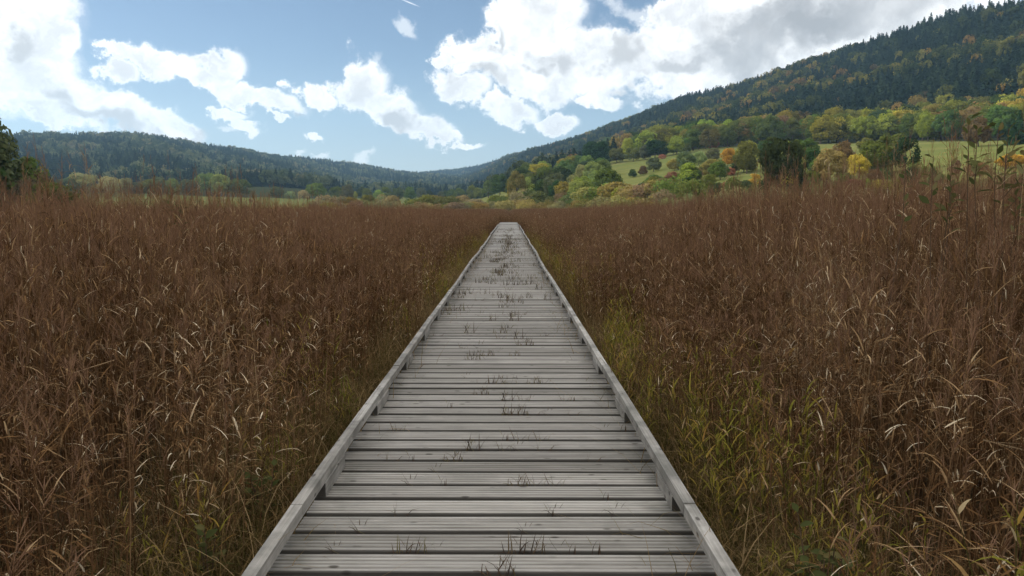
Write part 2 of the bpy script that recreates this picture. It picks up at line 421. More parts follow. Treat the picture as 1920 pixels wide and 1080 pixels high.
def build_ground():
    az_ = np.concatenate([np.linspace(-math.pi, -1.0, 40, endpoint=False), np.linspace(-1.0, 1.0, 420, endpoint=False), np.linspace(1.0, math.pi, 41)])
    rs = np.concatenate([[0.01], np.geomspace(1, 9000, 230)])
    A, Rr = np.meshgrid(az_, rs)
    x = CAMX + Rr * np.sin(A); y = Rr * np.cos(A); z = ground_z(x, y)
    N, Z = ground_nodes(A)
    z = z + np.where(Rr < N[..., 1], .03 * np.sin(x * 1.3) * np.sin(y * 1.1), 0)
    z = np.where(Rr > 5000, z - (Rr - 5000) * .02, z)
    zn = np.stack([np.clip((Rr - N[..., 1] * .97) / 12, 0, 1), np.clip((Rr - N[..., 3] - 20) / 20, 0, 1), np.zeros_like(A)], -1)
    nr, na = A.shape
    i = np.arange(nr - 1)[:, None] * na + np.arange(na - 1)[None]
    q = np.stack([i, i + na, i + na + 1, i + 1], -1).reshape(-1, 4)[:, ::-1]
    mb = MB(); mb.add(np.stack([x, y, z], -1).reshape(-1, 3), q, zn.reshape(-1, 3))
    g = mb.build('ground', M_GROUND, smooth=True); tag(g, 'marsh floor, meadows and hillsides under the trees', 'ground', kind='structure')
build_ground()

# ------------------------------------------------------------------ the boardwalk
m, n = mat('weathered_wood'); tx, ty, tz = tint(n)        # x = plank tone, y = plank seed, z = darkening, for painted shade and groove dirt
geo = n.add('ShaderNodeNewGeometry').outputs['Position']
tcO = n.add('ShaderNodeTexCoord').outputs['Object']
off = n.add('ShaderNodeCombineXYZ', {0: n.math('MULTIPLY', ty, 37.), 1: 0., 2: n.math('MULTIPLY', ty, 11.)}).outputs[0]
pv = n.add('ShaderNodeVectorMath', {0: tcO, 1: off}, operation='ADD').outputs[0]
st = n.add('ShaderNodeMapping', {'Vector': pv, 'Scale': (2.2, 95, 95)}).outputs[0]
g1 = n.noise(st, 1, 5, .65).outputs['Fac']
st2 = n.add('ShaderNodeMapping', {'Vector': pv, 'Scale': (1.1, 26, 26)}).outputs[0]
g2 = n.noise(st2, 1, 4, .6).outputs['Fac']
col = n.ramp(n.math('ADD', n.math('MULTIPLY', g1, .6), n.math('MULTIPLY', g2, .5)), [(.28, (.10, .094, .085)), (.46, (.23, .221, .205)), (.6, (.345, .334, .315)), (.78, (.46, .45, .43))])
col = n.mix(1.0, col, n.ramp(tx, [(0, (.52, .50, .47)), (.5, (.84, .82, .795)), (1, (1.08, 1.055, 1.02))]), 'MULTIPLY')
stn = n.noise(tcO, 2.3, 5, .65).outputs['Fac']
col = n.mix(n.maprange(n.noise(tcO, .9, 4, .6).outputs['Fac'], .4, .65, 0, .35), col, (.19, .18, .155, 1))
col = n.mix(n.maprange(stn, .52, .72, 0, .4), col, (.12, .115, .10, 1))
ax = n.math('ABSOLUTE', n.add('ShaderNodeSeparateXYZ', {0: tcO}).outputs[0])
damp = n.math('MULTIPLY', n.maprange(ax, .62, .90), n.maprange(n.noise(tcO, 3.5, 5, .6).outputs['Fac'], .42, .62))
col = n.mix(n.math('MULTIPLY', damp, .6), col, (.06, .06, .05, 1))
kv = n.add('ShaderNodeMapping', {'Vector': pv, 'Scale': (6, 14, 14)}).outputs[0]
vor = n.add('ShaderNodeTexVoronoi', {'Vector': kv, 'Scale': 1.0}).outputs['Distance']
kn = n.math('MULTIPLY', n.maprange(vor, .09, .17, 1, 0), n.maprange(n.noise(pv, 1.7, 1).outputs['Fac'], .40, .52))
col = n.mix(n.math('MULTIPLY', kn, .85), col, (.045, .038, .03, 1))
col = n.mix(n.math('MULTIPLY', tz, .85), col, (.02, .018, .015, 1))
b = n.add('ShaderNodeBump', {'Height': g1, 'Strength': .35, 'Distance': .004}).outputs[0]
p = n.add('ShaderNodeBsdfPrincipled', {'Base Color': col, 'Roughness': .78, 'Normal': b, 'Specular IOR Level': .25})
o = n.add('ShaderNodeOutputMaterial'); n.l.new(p.outputs[0], o.inputs[0]); M_WOOD = m
# rails run along y: same wood, grain turned
M_RAIL = M_WOOD.copy(); M_RAIL.name = 'weathered_rail_wood'
for nd in M_RAIL.node_tree.nodes:
    if nd.type == 'MAPPING':
        sc_ = nd.inputs['Scale'].default_value; sc_[0], sc_[1] = sc_[1], sc_[0]
for nd in M_RAIL.node_tree.nodes:
    if nd.type == 'VALTORGB' and nd.color_ramp.elements[0].position > .2:
        for e in nd.color_ramp.elements: e.color = tuple(min(1, v * 1.12) for v in e.color[:3]) + (1,)

walk = empty('boardwalk', (0, 0, 0)); tag(walk, 'long straight walkway of grey weathered planks with low side rails through the reeds', 'boardwalk')
HALF, PITCH, PLANK = .94, .2135, .174
YEND = 88.0
def wob_x(y): return .012 * math.sin(y * .21 + 1) + .007 * math.sin(y * .53) if y > 9 else 0.
def wob_z(y): return (.006 * math.sin(y * .33) + .008 * math.sin(y * .12 + 2)) * min(1, max(0, (y - 8) / 10))
deck = MB()
y = -3.0; gaps = []; k = 0
prof = []                                            # ribbed plank cross-section: six ribs, five grooves
NR = 5
for i in range(NR):
    a0_ = i / NR * PLANK; a1_ = (i + 1) / NR * PLANK
    prof += [(a0_ + .003, -.008 if i else -.002), (a0_ + .008, 0), (a1_ - .008, 0), (a1_ - .003, -.008 if i < NR - 1 else -.002)]
prof = [(0., -.042), (0., -.006)] + prof + [(PLANK, -.006), (PLANK, -.042)]
prof = np.array(prof)
while y < YEND:
    skew = random.gauss(.010, .003); zj = random.gauss(0, .0009); tn = random.betavariate(2, 2); sdv = random.random() * 10
    x0 = -HALF + random.gauss(0, .008) + wob_x(y); x1 = HALF + random.gauss(0, .008) + wob_x(y)
    far = y > 30
    pr = prof if not far else prof[[0, 1, 2, 3, len(prof) - 4, len(prof) - 3, -2, -1]]
    cup = random.gauss(0, .0015)
    xs = (x0, (x0 + x1) / 2, x1)
    v = []
    for xi in xs:
        for (py, pz) in pr: v.append((xi, y + py + (-xi) * skew + random.gauss(0, .0006) * (not far), DECK + pz + zj + cup * (py / PLANK - .5) * 2 + wob_z(y)))
    L = len(pr); q = []
    for s_ in range(2):
        for i in range(L - 1): q.append((s_ * L + i, (s_ + 1) * L + i, (s_ + 1) * L + i + 1, s_ * L + i + 1))
        q.append((s_ * L + L - 1, (s_ + 1) * L + L - 1, (s_ + 1) * L, s_ * L))
    gap_shade_dirt = np.array([1. if (pz < -.03 or py == 0 or py == PLANK) else .95 if pz == -.002 else .5 if pz < -.005 else 0. for py, pz in pr])  # gap shade painted onto plank sides and edges, plus dirt in the grooves
    gap_shade_dirt = np.tile(gap_shade_dirt, 3); cc_ = np.stack([np.full(len(v), tn), np.full(len(v), sdv), gap_shade_dirt], 1)
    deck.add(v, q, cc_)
    if y > 2.4: gaps.append(y - (PITCH - PLANK) / 2)
    y += PITCH + random.gauss(0, .0015); k += 1
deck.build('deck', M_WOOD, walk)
TOP0, TOP1 = DECK + .076, DECK + .134
for sgn in (-1, 1):
    rail = MB(); y = -3.0; seglen = 3.3; inner = HALF - .055
    e_prev = (random.gauss(0, .004), random.gauss(0, .004)); breaks = []
    while y < 71:
        L = 3.3 if y > 0 else 3.3
        y1 = min(y + L, 71.5); tn = random.uniform(.35, 1); sdv = random.random() * 9
        ja = [(sgn * abs(random.gauss(0, .003)) , random.gauss(0, .002)) for _ in range(2)]
        N = 8; v = []
        bow = random.gauss(0, .007) * (1 + y / 40)
        for i in range(N + 1):
            t = i / N; yy = y + .005 + (y1 - y - .010) * t
            dx = ja[0][0] * (1 - t) + ja[1][0] * t + bow * math.sin(t * math.pi) + wob_x(yy)
            dz = ja[0][1] * (1 - t) + ja[1][1] * t + wob_z(yy) + random.gauss(0, .0006)
            a_, b_ = (sgn * inner + dx, sgn * (inner + .055) + dx)
            ch = .0015 * sgn
            zt = TOP1 + dz
            v += [(a_, yy, TOP0 + dz), (a_, yy, zt - .0015), (a_ + ch, yy, zt), (b_ - ch, yy, zt), (b_, yy, zt - .0015), (b_, yy, TOP0 + dz)]
        q = []
        for i in range(N):
            for j in range(6): q.append((i * 6 + j, i * 6 + (j + 1) % 6, (i + 1) * 6 + (j + 1) % 6, (i + 1) * 6 + j))
        q += [(0, 1, 4, 5), (1, 2, 3, 4), (N*6, N*6+5, N*6+4, N*6+1), (N*6+1, N*6+4, N*6+3, N*6+2)]
        if sgn < 0: q = [t_[::-1] for t_ in q]
        rail.add(v, q, (tn, sdv, 0)); y = y1
    ro = rail.build('rail', M_RAIL, walk)
    yy = -1.0 + (.0 if sgn < 0 else .12); first = None
    yy = 4.05 - 3 * 1.65 if sgn < 0 else 3.85 - 3 * 1.65
    while yy < 70:
        sp = MB(); tn = random.uniform(.3, .8); ln = random.uniform(.45, .55); dx = wob_x(yy); dz = wob_z(yy)
        a_, b_ = sorted((sgn * (inner - .002) + dx, sgn * (inner + .050) + dx))
        z0 = DECK + .0035 + dz; z1 = TOP0 - .001 + dz
        # faces along the walk keep the plank colour, the dark sawn ends carry painted shade from under the rail
        sp.add([(a_,yy,z0),(a_,yy+ln,z0),(a_,yy+ln,z1),(a_,yy,z1),(b_,yy,z0),(b_,yy+ln,z0),(b_,yy+ln,z1),(b_,yy,z1)],
               [(0,3,2,1)[::-1],(4,5,6,7)[::-1],(3,7,6,2),(0,1,5,4)], (tn, random.random() * 9, 0))
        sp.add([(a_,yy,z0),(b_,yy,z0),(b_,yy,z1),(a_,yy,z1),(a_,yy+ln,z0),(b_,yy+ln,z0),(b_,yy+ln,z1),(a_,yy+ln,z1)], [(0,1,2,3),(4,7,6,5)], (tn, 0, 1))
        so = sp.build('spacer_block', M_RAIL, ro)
        yy += 1.65
sb = MB()
for xx in (-.6, 0, .6):
    sb = MB(); sb.box((xx - .05, -3, DECK - .20), (xx + .05, YEND, DECK - .0425), (.2, random.random(), .3)); sb.build('support_beam', M_RAIL, walk)
yy = -2.5
while yy < YEND:
    for xx in (-.78, .78):
        pb = MB(); pb.tube([(xx, yy, -.3), (xx, yy, DECK - .05)], [.06, .06], 8, (.2, random.random(), .4)); pb.build('post', M_RAIL, walk)
    yy += 3.3

# ------------------------------------------------------------------ tufts growing between the planks
def tuft_mesh(i):
    mb = MB(); nb = [3, 7, 14, 22, 4, 11][i % 6]; sp = [.04, .05, .07, .12, .10, .05][i % 6]
    for k in range(nb):
        x = random.gauss(0, sp / 2); a = random.uniform(0, 6.283)
        blade(mb, (x, random.gauss(0, .004), -.01), a, random.uniform(.05, .115), random.uniform(.004, .0065), random.uniform(.5, 1.5), random.uniform(-.4, 1.6), (random.random() * .8, .5, 0), 4, random.choice((0, 0, .8)))
        if random.random() < .35:
            blade(mb, (x, 0, .03), a + 2, .05, .004, 1.0, .3, (random.random() * .8, .5, 0), 3)
    return mb
M_TUFT = reed_material('tuft_blades', [(0, (.06, .05, .035)), (1, (.1, .09, .06))], [(0, (.045, .030, .022)), (.45, (.095, .062, .038)), (.75, (.13, .115, .045)), (1, (.22, .16, .09))], (.1, .08, .05), .3)
TUFTS = [tuft_mesh(i).mesh('grass_tuft_blades', M_TUFT) for i in range(12)]
NEAR_T = [(933,1068,2),(770,1035,3),(985,1035,3),(1075,1030,0),(1120,1030,0),(640,1030,0),(1035,965,0),(1052,965,0),(995,995,0),(750,965,1),(1165,960,0),(690,990,0),(1138,935,0),
  (970,908,2),(1005,908,1),(1040,908,1),(780,908,0),(835,905,0),(828,878,0),(735,860,1),(775,860,0),(850,860,2),(1110,860,1),(880,842,2),(945,842,1),(980,840,0),(1018,842,1),
  (975,822,1),(1015,820,1),(950,822,0),(748,803,1),(1140,808,0),(1170,806,0),(945,778,2),(970,777,2),(998,778,1),(1035,778,0),(1073,778,1),(845,765,0),
  (1060,750,1),(1075,750,0),(902,740,2),(945,748,2),(982,750,1),(1000,750,0),(900,720,1),(942,718,3),(1000,715,2),(1020,718,1),(880,712,0),(900,670,3),(915,668,2),(888,672,3),(868,655,1),(965,665,2),(975,650,1),(942,660,0),
  (1018,628,1),(1005,622,0),(1023,630,0),(950,622,1),(920,600,2),(958,595,2),(962,590,1),(905,580,1),(950,575,3),(880,590,0)]
WORDS = ['first','second','third','fourth','fifth','sixth','seventh','eighth','ninth','tenth','eleventh','twelfth','thirteenth','fourteenth','fifteenth','sixteenth','seventeenth','eighteenth','nineteenth','twentieth',
         'twenty-first','twenty-second','twenty-third','twenty-fourth','twenty-fifth','twenty-sixth','twenty-seventh','twenty-eighth','twenty-ninth','thirtieth']
KW = ['sparse two-bladed','small thin','bushy dark','wide ragged']
gaps = np.array(gaps); vis0 = int(np.argmin(abs(gaps - 3.17)))
spots = []
for (X, Y, kd) in NEAR_T:
    d = ray(X, Y); t = -(1.5) / d[2]; spots.append((CAMX + d[0] * t, d[1] * t, kd, True))
for _ in range(225):
    yy = random.uniform(8.5, 44) if random.random() < .85 else random.uniform(44, 60)
    xx = random.gauss(.02, .2) if random.random() < .75 else random.uniform(-.8, .8)
    if abs(xx) < .85: spots.append((xx, yy, random.choice((0, 1, 2, 2, 3, 3)), False))
for _ in range(26):
    spots.append((random.choice((-1, 1)) * random.uniform(.76, .85), random.uniform(7, 40), random.choice((1, 2)), False))
used = {}
for (x, yv, kd, near) in spots:
    gi = int(np.argmin(abs(gaps - yv))); o = bpy.data.objects.new('grass_tuft', TUFTS[[0, 1, 2, 3][kd] + random.choice((0, 6))]); C.objects.link(o)
    o.location = (x, gaps[gi] + (-x) * .010, DECK - .002); o.rotation_euler = (0, 0, 0); s = random.uniform(.85, 1.25) if near else random.uniform(1.2, 1.9)
    o.scale = (s, s, s)
    g = gi - vis0
    if g < 30 and near:
        side = 'beside the left rail' if x < -.6 else 'left of centre' if x < -.2 else 'near the middle' if x < .12 else 'right of centre' if x < .5 else 'near the right rail'
        lab = '%s grass tuft %s, %s plank gap' % (KW[kd], side, WORDS[max(0, g)])
        used.setdefault(lab, []).append(o)
        o['near'] = 1
    else:
        lab = 'tiny dark grass tuft growing through the planks far along the boardwalk'
    tag(o, lab, 'grass tuft', 'grass tufts growing between the boardwalk planks')
for lab, os_ in used.items():
    if len(os_) > 1:
        os_.sort(key=lambda q_: q_.location.x)
        for i, q_ in enumerate(os_): q_['label'] = '%s, %s' % (lab, ('left' if i == 0 else 'right') + ' of two' if len(os_) == 2 else WORDS[i] + ' from left')
for o in C.objects:
    if 'near' in o.keys(): del o['near']

# ------------------------------------------------------------------ reed bed
def reed_tile(nst, size, **kw):
    mb = MB()
    for _ in range(nst):
        reed(mb, random.uniform(-size, size), random.uniform(-size, size), (random.uniform(.72, .98) if random.random() > .045 else random.uniform(.98, 1.12)) * 2.0, **kw)
    return mb
near_m, edge_m, green_m, grass_m, far_m = [], [], [], [], []
for i in range(7):
    mb = reed_tile(29, .3, leaves=11, lw=.0072, ll=.19, stemw=.0046, lean=.06)
    if i > 3:
        for _ in range(12): stray(mb, .35, 2.2)
    near_m.append(mb.mesh('reeds', M_REED))
for i in range(4):
    mb = MB()
    for _ in range(14): reed(mb, random.uniform(-.3, .3), random.uniform(-.3, .3), random.uniform(.55, 1.0), leaves=11, lw=.0125, ll=.17, plume=False, lean=.12, green=True)
    green_m.append(mb.mesh('green_reeds', M_GREENREED))
for i in range(4):
    mb = MB()
    for _ in range(130):
        blade(mb, (random.uniform(-.3, .3), random.uniform(-.3, .3), 0), random.uniform(0, 6.283), random.uniform(.25, .6), random.uniform(.003, .0055), random.uniform(.9, 1.5), random.uniform(.6, 2.6), (random.betavariate(2, 2), .5, 0), 5)
    grass_m.append(mb.mesh('marsh_grass', M_GRASS))
for i in range(5):
    mb = reed_tile(95, 1.6, leaves=8, fat=1.9, seg=2, lw=.009, ll=.26)
    far_m.append(mb.mesh('far_reeds', M_REED))
s_near = make_src('src_reeds', near_m); s_green = make_src('src_green', green_m); s_grass = make_src('src_grass', grass_m); s_far = make_src('src_far', far_m)

def smooth(t): t = np.clip(t, 0, 1); return t * t * (3 - 2 * t)
def reed_height(x, y):
    lat = np.abs(x); right = x > 0
    h = np.interp(lat, [1.0, 1.35, 2.0, 3.2, 5, 8], [.55, 1.0, 1.42, 1.70, 1.79, 1.80])
    boost = np.where(right, .37, .17) * smooth((lat - 1.7) / 2.2) * (1 - smooth((y - 7) / 16))
    h = h + boost
    h = h - np.where(right, 0, .17) * smooth((lat - 3) / 4)
    h = h + .05 * np.sin(x * .9 + y * .5) + .05 * np.sin(x * .37 - y * .61 + 2)
    h = np.where(y > 60, h - .10, h) * 1.075
    return h
def jgrid(x0, x1, y0, y1, s):
    gx, gy = np.meshgrid(np.arange(x0, x1, s), np.arange(y0, y1, s))
    p = np.stack([gx.ravel(), gy.ravel()], 1); p += rng.uniform(-.5, .5, p.shape) * s; return p
NEARY = 42
p = jgrid(-34, 34, -5, NEARY, .42)
lat = np.abs(p[:, 0])
inview = (lat < np.maximum(.72 * (p[:, 1] + 1.2), 0) + 3.0)
keep = (lat > 1.22 + rng.uniform(-.1, .42, len(p))) & inview & ((lat > 1.9) | (rng.random(len(p)) < .75)) & ((p[:, 1] > -2) | (rng.random(len(p)) < .6))
p = p[keep]; h = reed_height(p[:, 0], p[:, 1]) * rng.uniform(.90, 1.10, len(p))
n_ = len(p)
scatter('reeds_near', s_near, np.column_stack([p, np.zeros(n_)]), np.column_stack([np.full(n_, 1.0), np.full(n_, 1.0), h / 2.0]), rng.uniform(0, 6.283, n_), np.where(np.abs(p[:, 0]) < 2.1, rng.integers(0, 4, n_), rng.integers(0, 7, n_)),
        tilt=np.column_stack([rng.normal(0, .05, n_), rng.normal(.03, .05, n_)]), label='dry red-brown reeds standing on both sides of the boardwalk', cat='reeds')
# farther reed bed
p = jgrid(-300, 300, NEARY - 1, 370, 2.3)
a = np.arctan2(p[:, 0] - CAMX, p[:, 1]); r = np.hypot(p[:, 0] - CAMX, p[:, 1]); N, _ = ground_nodes(a)
keep = (np.abs(a) < R(37)) & (r < N[:, 1] * .97) & ~((np.abs(p[:, 0]) < 2.7) & (p[:, 1] < YEND + 2))
p = p[keep]; h = reed_height(p[:, 0], p[:, 1]) * rng.uniform(.93, 1.05, len(p)); n_ = len(p)
q = [p, h]
# thin line of shorter reeds right beside the far walkway
e = np.array([(s_ * random.uniform(1.35, 1.9), yy) for yy in np.arange(NEARY - 1, YEND + 1, .45) for s_ in (-1, 1)])
scatter('reeds_far', s_far, np.column_stack([p, np.zeros(n_)]), np.column_stack([np.ones(n_), np.ones(n_), h / 2.0]), rng.uniform(0, 6.283, n_), rng.integers(0, 5, n_),
        label='brown reed bed stretching flat to the scrub at the end of the marsh', cat='reeds')
ne = len(e)
scatter('reeds_beside_walkway', s_near, np.column_stack([e, np.zeros(ne)]), np.column_stack([np.full(ne, 1.), np.full(ne, 1.), rng.uniform(.55, .8, ne)]), rng.uniform(0, 6.28, ne), rng.integers(0, 4, ne),
        label='low reeds lining the far end of the boardwalk', cat='reeds')
# reeds beyond the end of the walk
# green and yellow fringe
p = jgrid(-3.2, 3.2, -3, 46, .30); lat = np.abs(p[:, 0])
nz = np.sin(p[:, 1] * 1.3 + (p[:, 0] > 0) * 2) * .25 + np.sin(p[:, 1] * .47) * .25
edge = 1.45 + nz + np.where(p[:, 0] > 0, .25, .0)
keep = (lat > 1.08) & (lat < edge + rng.uniform(-.25, .35, len(p))) & (rng.random(len(p)) < np.where(p[:, 0] > 0, .40, .30))
p = p[keep]; n_ = len(p); hh = np.interp(np.abs(p[:, 0]), [1.05, 1.3, 2.0, 2.8], [.5, .75, 1.1, 1.25]) * rng.uniform(.75, 1.15, n_)
scatter('green_reeds', s_green, np.column_stack([p, np.zeros(n_)]), hh, rng.uniform(0, 6.28, n_), rng.integers(0, 4, n_), label='yellow-green young reeds growing along the edges of the boardwalk', cat='reeds')
p = jgrid(-3.4, 3.4, -3, 46, .22); lat = np.abs(p[:, 0])
keep = (lat > 1.0) & (lat < 1.45 + rng.uniform(0, .9, len(p))); p = p[keep]; n_ = len(p)
hh = rng.uniform(.7, 1.35, n_)
scatter('grass', s_grass, np.column_stack([p, np.zeros(n_)]), hh, rng.uniform(0, 6.28, n_), rng.integers(0, 4, n_), label='dark tangled marsh grass at the foot of the reeds', cat='grass')

# ------------------------------------------------------------------ trees
def foliage_mat(name, by_object, ramp=None, trans=.3):
    m, n = mat(name); tx, ty, tz = tint(n); oi = n.add('ShaderNodeObjectInfo')
    if by_object: base = oi.outputs['Color']
    else:
        geo = n.add('ShaderNodeNewGeometry').outputs['Position']
        pn = n.noise(n.add('ShaderNodeMapping', {'Vector': geo, 'Scale': (1, 1, 1)}).outputs[0], .012, 2, .5).outputs['Fac']
        f = n.math('ADD', oi.outputs['Random'], n.math('MULTIPLY', n.math('SUBTRACT', pn, .5), 1.1), clamp=True)
        base = n.ramp(f, ramp)
    v = n.ramp(tx, [(0, (.72, .75, .72)), (.5, (1, 1, 1)), (1, (1.35, 1.28, 1.15))])
    c = n.mix(1.0, base, v, 'MULTIPLY')
    leafy(n, c, trans)
    return m
M_FOL = foliage_mat('tree_foliage', True)
M_FDEC = foliage_mat('forest_broadleaf', False, [(0, (.028, .045, .016)), (.45, (.055, .068, .022)), (.66, (.10, .105, .028)), (.82, (.18, .165, .038)), (.90, (.24, .16, .04)), (.95, (.15, .09, .035)), (1, (.09, .07, .035))])
M_FLEFT = foliage_mat('forest_broadleaf_left', False, [(0, (.035, .055, .03)), (.5, (.065, .085, .042)), (.8, (.13, .15, .075)), (1, (.15, .14, .075))])
M_FCON = foliage_mat('forest_conifer', False, [(0, (.009, .018, .012)), (.6, (.016, .029, .017)), (1, (.034, .05, .024))], .1)
m, n = mat('bark'); nz_ = n.noise(n.add('ShaderNodeNewGeometry').outputs['Position'], 3, 4).outputs['Fac']
bb = n.add('ShaderNodeBsdfDiffuse', {'Color': n.mix(nz_, (.045, .035, .028, 1), (.12, .10, .08, 1))}).outputs[0]
o = n.add('ShaderNodeOutputMaterial'); n.l.new(bb, o.inputs[0]); M_BARK = m

def quads(mb, P_, N_, size, tn):
    """P_ centres, N_ unit normals: one small leaf-spray face each"""
    k = len(P_); u = np.cross(N_, rng.normal(size=(k, 3))); u /= np.linalg.norm(u, axis=1)[:, None] + 1e-9; v = np.cross(N_, u)
    s = (size * rng.uniform(.6, 1.3, k))[:, None]; s2 = s * rng.uniform(.55, 1.0, k)[:, None]
    V = np.stack([P_ - u * s - v * s2 * .3, P_ + u * s * .2 - v * s2, P_ + u * s + v * s2 * .3, P_ - u * s * .2 + v * s2], 1).reshape(-1, 3)
    q = np.arange(4 * k).reshape(-1, 4); c = np.repeat(np.stack([tn, np.zeros(k), np.zeros(k)], 1), 4, 0)
    mb.add(V, q, c)
def unit(k):
    v = rng.normal(size=(k, 3)); return v / np.linalg.norm(v, axis=1)[:, None]
def crown_broad(nclump, per, leaf, shape=(.5, .5, .42), zc=.6, zlow=.1, clump=.17):
    """height-1 tree crown made of leaf clumps spread over an uneven dome"""
    mb = MB(); lean = rng.normal(0, .04, 2)
    for _ in range(nclump):
        d = unit(1)[0]; d[2] = d[2] if d[2] > -.75 else -d[2]; rr = rng.uniform(.45, 1.0) ** .5
        c = np.array((lean[0] + d[0] * shape[0] * rr * .8, lean[1] + d[1] * shape[1] * rr * .8, zc + d[2] * shape[2] * rr * .82)); c[2] = max(c[2], zlow + .06)
        cs = clump * rng.uniform(.65, 1.3); u = unit(per); outw = c - np.array((lean[0], lean[1], zc)); outw /= np.linalg.norm(outw) + 1e-9
        u = u + outw * .45; u /= np.linalg.norm(u, axis=1)[:, None]
        rad = rng.uniform(.72, 1.05, per)[:, None]
        P_ = c + u * rad * cs * np.array((1, 1, .85)); nn = u + unit(per) * .55; nn /= np.linalg.norm(nn, axis=1)[:, None]
        quads(mb, P_, nn, np.full(per, leaf), np.clip(rng.normal(rng.uniform(.3, .7), .16, per), 0, 1))
    return mb
def trunk_broad(h0=.45):
    mb = MB(); lx = rng.normal(0, .02, 2)
    mb.tube([(0, 0, -.04), (lx[0], lx[1], h0 * .5), (lx[0] * 2, lx[1] * 2, h0), (lx[0] * 2, lx[1] * 2, h0 + .3)], [.032, .024, .018, .006], 6, (.5, 0, 0))
    for _ in range(5):
        a = rng.uniform(0, 6.28); l = rng.uniform(.15, .3)
        mb.tube([(lx[0] * 2, lx[1] * 2, h0 * rng.uniform(.6, 1.1)), (math.cos(a) * l, math.sin(a) * l, h0 + rng.uniform(.1, .3))], [.012, .004], 4, (.5, 0, 0))
    return mb
def crown_conifer(tiers, per, leaf, wd=.17):
    mb = MB()
    for t in range(tiers):
        f = t / (tiers - 1); z = .10 + .88 * f; rad = wd * (1 - f) ** .8 * rng.uniform(.8, 1.15) + .012
        k = max(4, int(per * (1 - f * .7))); a = rng.uniform(0, 6.283, k); rr = rad * rng.uniform(.35, 1.05, k)
        P_ = np.stack([np.cos(a) * rr, np.sin(a) * rr, z - rr * .35 + rng.normal(0, .008, k)], 1)
        nn = np.stack([np.cos(a) * .8, np.sin(a) * .8, np.full(k, .6)], 1) + unit(k) * .35; nn /= np.linalg.norm(nn, axis=1)[:, None]
        quads(mb, P_, nn, np.full(k, leaf) * (1.15 - .6 * f), np.clip(rng.normal(.5, .2, k), 0, 1))
    P_ = np.stack([np.zeros(4), np.zeros(4), np.linspace(.93, 1.0, 4)], 1); quads(mb, P_, unit(4) * (1, 1, .2), np.full(4, .014), np.full(4, .5))
    return mb
CROWNS = {
 'round': [crown_broad(44, 92, .030, shape=(.5, .5, .48), zc=.53, zlow=.02, clump=.17) for _ in range(4)],
 'oval':  [crown_broad(30, 70, .026, shape=(.36, .36, .5), zc=.52, zlow=.02, clump=.15) for _ in range(3)],
 'poplar': [crown_broad(24, 60, .022, shape=(.18, .18, .48), zc=.53, zlow=.05, clump=.10) for _ in range(2)],
 'bush':  [crown_broad(26, 70, .045, shape=(.85, .85, .5), zc=.40, zlow=.0, clump=.30) for _ in range(4)],
}
CROWNS = {k: [c.mesh('crown', M_FOL) for c in v] for k, v in CROWNS.items()}
TRUNKS = [trunk_broad().mesh('trunk', M_BARK) for _ in range(3)]; BTRUNK = [trunk_broad(.2).mesh('stems', M_BARK) for _ in range(2)]
CON_THING = [crown_conifer(26, 46, .045).mesh('crown', M_FOL) for _ in range(3)]
t_ = MB(); t_.tube([(0, 0, -.05), (0, 0, .95)], [.016, .003], 6, (.5, 0, 0)); CTRUNK = t_.mesh('trunk', M_BARK)
COL = {
 'green': (.085, .115, .03), 'dark': (.025, .045, .018), 'deep': (.040, .065, .022), 'light': (.16, .19, .055), 'pale': (.22, .23, .10), 'olive': (.11, .12, .03),
 'yelgreen': (.20, .21, .035), 'yellow': (.33, .28, .05), 'orange': (.36, .21, .035), 'red': (.22, .10, .055), 'brown': (.15, .10, .045), 'ochre': (.21, .165, .05),
 'grey': (.085, .10, .05), 'tan': (.165, .13, .065), 'straw': (.20, .17, .075), 'tawny': (.17, .115, .05)}
CNAME = {'green': 'mid green', 'dark': 'dark green', 'deep': 'deep green', 'light': 'light green', 'pale': 'pale grey-green', 'olive': 'olive', 'yelgreen': 'yellow-green', 'yellow': 'bright yellow',
 'orange': 'orange-yellow', 'red': 'reddish', 'brown': 'brown', 'ochre': 'ochre', 'grey': 'dull grey-green', 'tan': 'tan', 'straw': 'straw-coloured', 'tawny': 'tawny'}
THINGS = []
def tree(x, y, h, wd, kind, color, label, group, sink=.3):
    z = float(ground_z(x, y)) - sink
    nm = {'bush': 'shrub', 'conifer': 'conifer'}.get(kind, 'broadleaf_tree')
    root = empty(nm, (x, y, z)); tag(root, label, 'shrub' if kind == 'bush' else 'tree', group)
    if kind == 'conifer': cm_, tm_ = random.choice(CON_THING), CTRUNK
    else: cm_, tm_ = random.choice(CROWNS[kind]), random.choice(BTRUNK if kind == 'bush' else TRUNKS)
    wn_ = {'round': .98, 'oval': .7, 'poplar': .4, 'bush': 1.75, 'conifer': .36}[kind]
    sx = wd / wn_; ro_ = random.uniform(0, 6.283)
    j = [random.uniform(.85, 1.15) for _ in range(3)]; b0 = random.uniform(.92, 1.3)
    for me_, nm2 in ((cm_, 'crown'), (tm_, 'stems' if kind == 'bush' else 'trunk')):
        o = bpy.data.objects.new(nm2, me_); C.objects.link(o); o.parent = root; o.rotation_euler = (0, 0, ro_)
        o.scale = (sx, sx, h) if nm2 == 'crown' else (min(sx, h), min(sx, h), h * .9)
        c = COL[color]; o.color = (c[0] * b0 * j[0], c[1] * b0 * j[1], c[2] * b0 * j[2], 1)
    THINGS.append((root, color, kind)); return root
